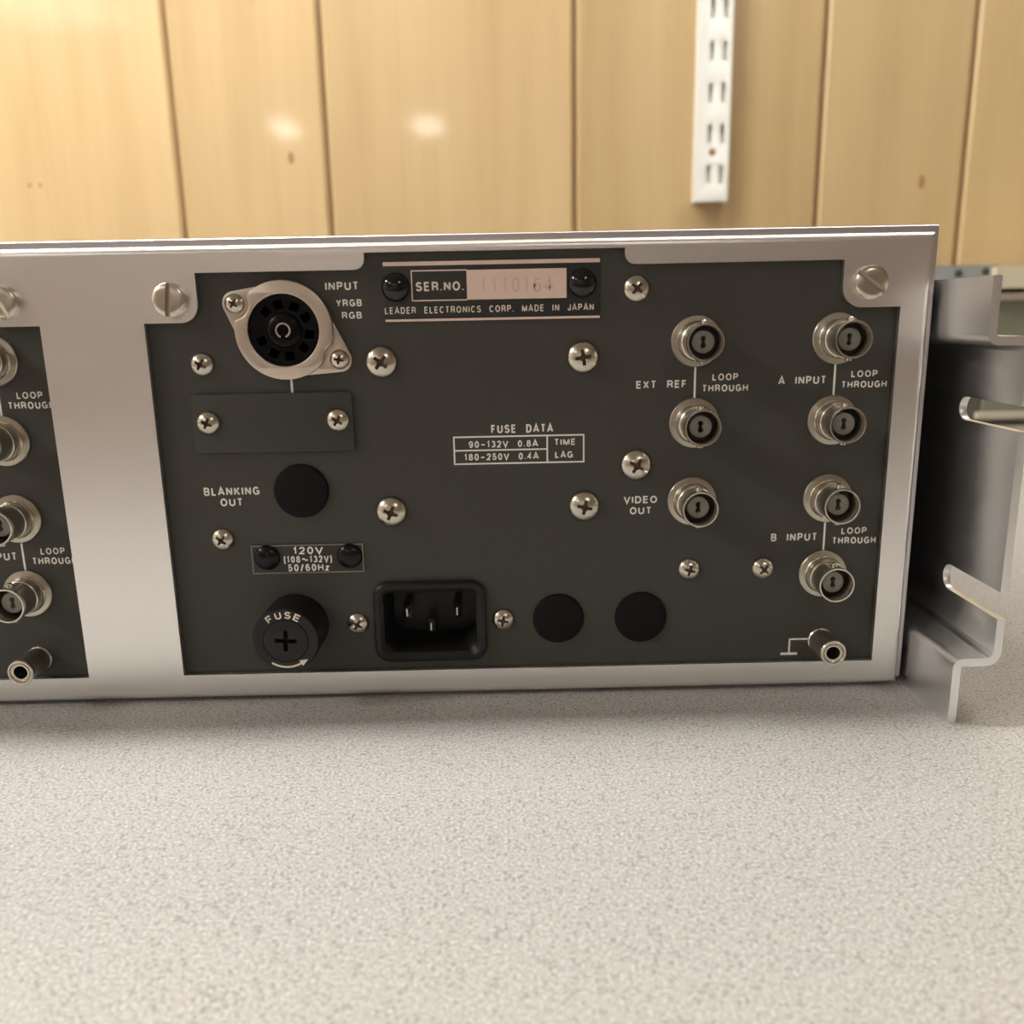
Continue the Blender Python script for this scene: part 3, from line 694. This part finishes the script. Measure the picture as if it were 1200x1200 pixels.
# ================================================================== SHELF STANDARD ON THE WALL
D_ = 11.0; fy = WALL_Y - D_
sx0, sx1 = at(815, 200, fy)[0], at(853.5, 200, fy)[0]; sz0 = at(834, 235.5, fy)[1]
sc_ = (sx0 + sx1) / 2; hw = (sx1 - sx0) / 2; topz = 1500.0
st = empty('shelf_standard', (sc_, WALL_Y, sz0), 'white slotted metal shelf rail screwed upright to the wood panelled wall', 'shelf rail')
s1, s0 = at(836, 193, fy)[1] - sz0, at(836, 215.5, fy)[1] - sz0
pitch_z = at(836, 168.5, fy)[1] - at(836, 215.5, fy)[1]
hz = at(835, 178.5, fy)[1] - sz0
xs = (at(830.2, 204, fy)[0] - sc_, at(844.9, 204, fy)[0] - sc_)
hs2, screwz, k = [], [], 0
while s1 + k * pitch_z < topz - sz0 - 10:
    for x in xs: hs2.append(rrect(x - 2.1, x + 2.1, s0 + k * pitch_z, s1 + k * pitch_z, 0.5, 1))
    if k % 9 == 0: screwz.append(hz + k * pitch_z)
    k += 1
obj('rail_face', plate_mesh('rail_face', [(-hw, 0), (hw, 0), (hw, topz - sz0), (-hw, topz - sz0)], hs2 + [circle(0, q, 3.0, 20) for q in screwz], -D_, -D_ + 1.2, M['white'], 0.2), st)
for s, nm_ in ((-1, 'rail_side'), (1, 'rail_side')):
    x = s * (hw - 0.8); part(nm_, MB().box(x - .8, x + .8, -D_ + 1.5, 0, 0, topz - sz0), M['white'], st, smooth=0)
part('rail_back', MB().box(-hw + 1.5, hw - 1.5, -D_ + 3.0, -1, 0.5, topz - sz0 - 1), M['standard_in'], st, smooth=0)
for q in screwz:
    part('rail_screw', MB().lathe([(2.9, 0), (2.8, -0.6), (1.8, -1.4), (0.3, -1.6)], 20, cap1=True), M['brass'], st, (0, -D_ + 1.8, q), 'dull brass coloured screw')

# ================================================================== SECOND INSTRUMENT IN THE BACKGROUND
BY = 395.0; bx = 345.0; bw = 430.0
bi = empty('background_instrument', (bx + bw / 2, BY, 0), 'cream and grey green instrument case standing by the wall behind the rack ear', 'electronic instrument')
def bpart(name, x0, x1, y0, y1, z0, z1, m_, lab=None): return part(name, MB().box(x0 - bx - bw / 2, x1 - bx - bw / 2, y0 - BY, y1 - BY, z0, z1), M[m_], bi, label=lab, smooth=0)
bpart('case', bx + 2, bx + bw - 2, BY + 3, BY + 112, 6, 129, 'dark')
bpart('front_panel', bx + 3, bx + bw - 3, BY, BY + 3, 22, 113, 'green', 'grey green front panel')
bpart('top_rail', bx, bx + bw, BY - 6, BY + 112, 116.5, 131.2, 'cream', 'cream rail along the top')
bpart('trim_strip', bx, bx + bw, BY - 3, BY + 1, 108.5, 113.3, 'trim', 'light strip under the top rail')
bpart('trim_strip', bx - 2, bx + bw, BY - 4, BY + 1, 25, 29.5, 'trim', 'light strip near the bottom')
bpart('bottom_rail', bx, bx + bw, BY - 2, BY + 3, 6, 19.5, 'trim', 'light rail along the bottom')
fl_o = bpart('mounting_flange', bx - 44, bx + 6, BY + 3, BY + 5, 98, 133, 'grey_blue', 'grey blue mounting flange with two dark screws')
for px, py in ((1123, 320), (1155, 318)):
    x, z = at(px, py, BY + 3)
    obj('flange_bolt', MB().lathe([(2.6, 0), (2.4, -1), (1.4, -1.5)], 16, cap1=True).mesh('flange_bolt', M['dark']), fl_o, (x - bx - bw / 2, 3, z))
for x in (bx + 40, bx + bw - 40):
    for y in (BY + 22, BY + 90):
        bpart('foot', x - 9, x + 9, y - 9, y + 9, 0, 6, 'rubber')

# ================================================================== CEILING LIGHTS
for i, (x, y, w, d_, s, lab) in enumerate(LIGHTS):
    o = empty('ceiling_light', (x, y, CEIL), 'white fluorescent ceiling light, ' + lab, 'ceiling light', 'fluorescent ceiling lights')
    fr = MB()
    for (a0, a1, b0, b1) in ((-w / 2 - 25, w / 2 + 25, -d_ / 2 - 25, -d_ / 2), (-w / 2 - 25, w / 2 + 25, d_ / 2, d_ / 2 + 25), (-w / 2 - 25, -w / 2, -d_ / 2, d_ / 2), (w / 2, w / 2 + 25, -d_ / 2, d_ / 2)):
        fr.box(a0, a1, b0, b1, -30, 0)
    part('fixture_frame', fr, M['white'], o, smooth=0)
    part('diffuser', MB().box(-w / 2, w / 2, -d_ / 2, d_ / 2, -22, -4), emit('lamp_diffuser', LIGHT_COL, s), o, smooth=0)

for x, y, w, d_, s, lab in STRIPS:
    o = empty('strip_light', (x, y, STRIP_Z), 'white fluorescent strip light hanging above the table, the ' + lab + ' one of two', 'strip light', 'strip lights above the table')
    part('reflector', MB().box(-w / 2 - 8, w / 2 + 8, -d_ / 2 - 8, d_ / 2 + 8, 0, 45), M['white'], o, smooth=0)
    part('diffuser', MB().box(-w / 2, w / 2, -d_ / 2, d_ / 2, -12, 0.5), emit('strip_diffuser', LIGHT_COL, s), o, smooth=0)
    for q in (-1, 1):
        part('hanger_rod', MB().box(q * w * .4 - 3, q * w * .4 + 3, -3, 3, 44, CEIL - STRIP_Z), M['white'], o, smooth=0)
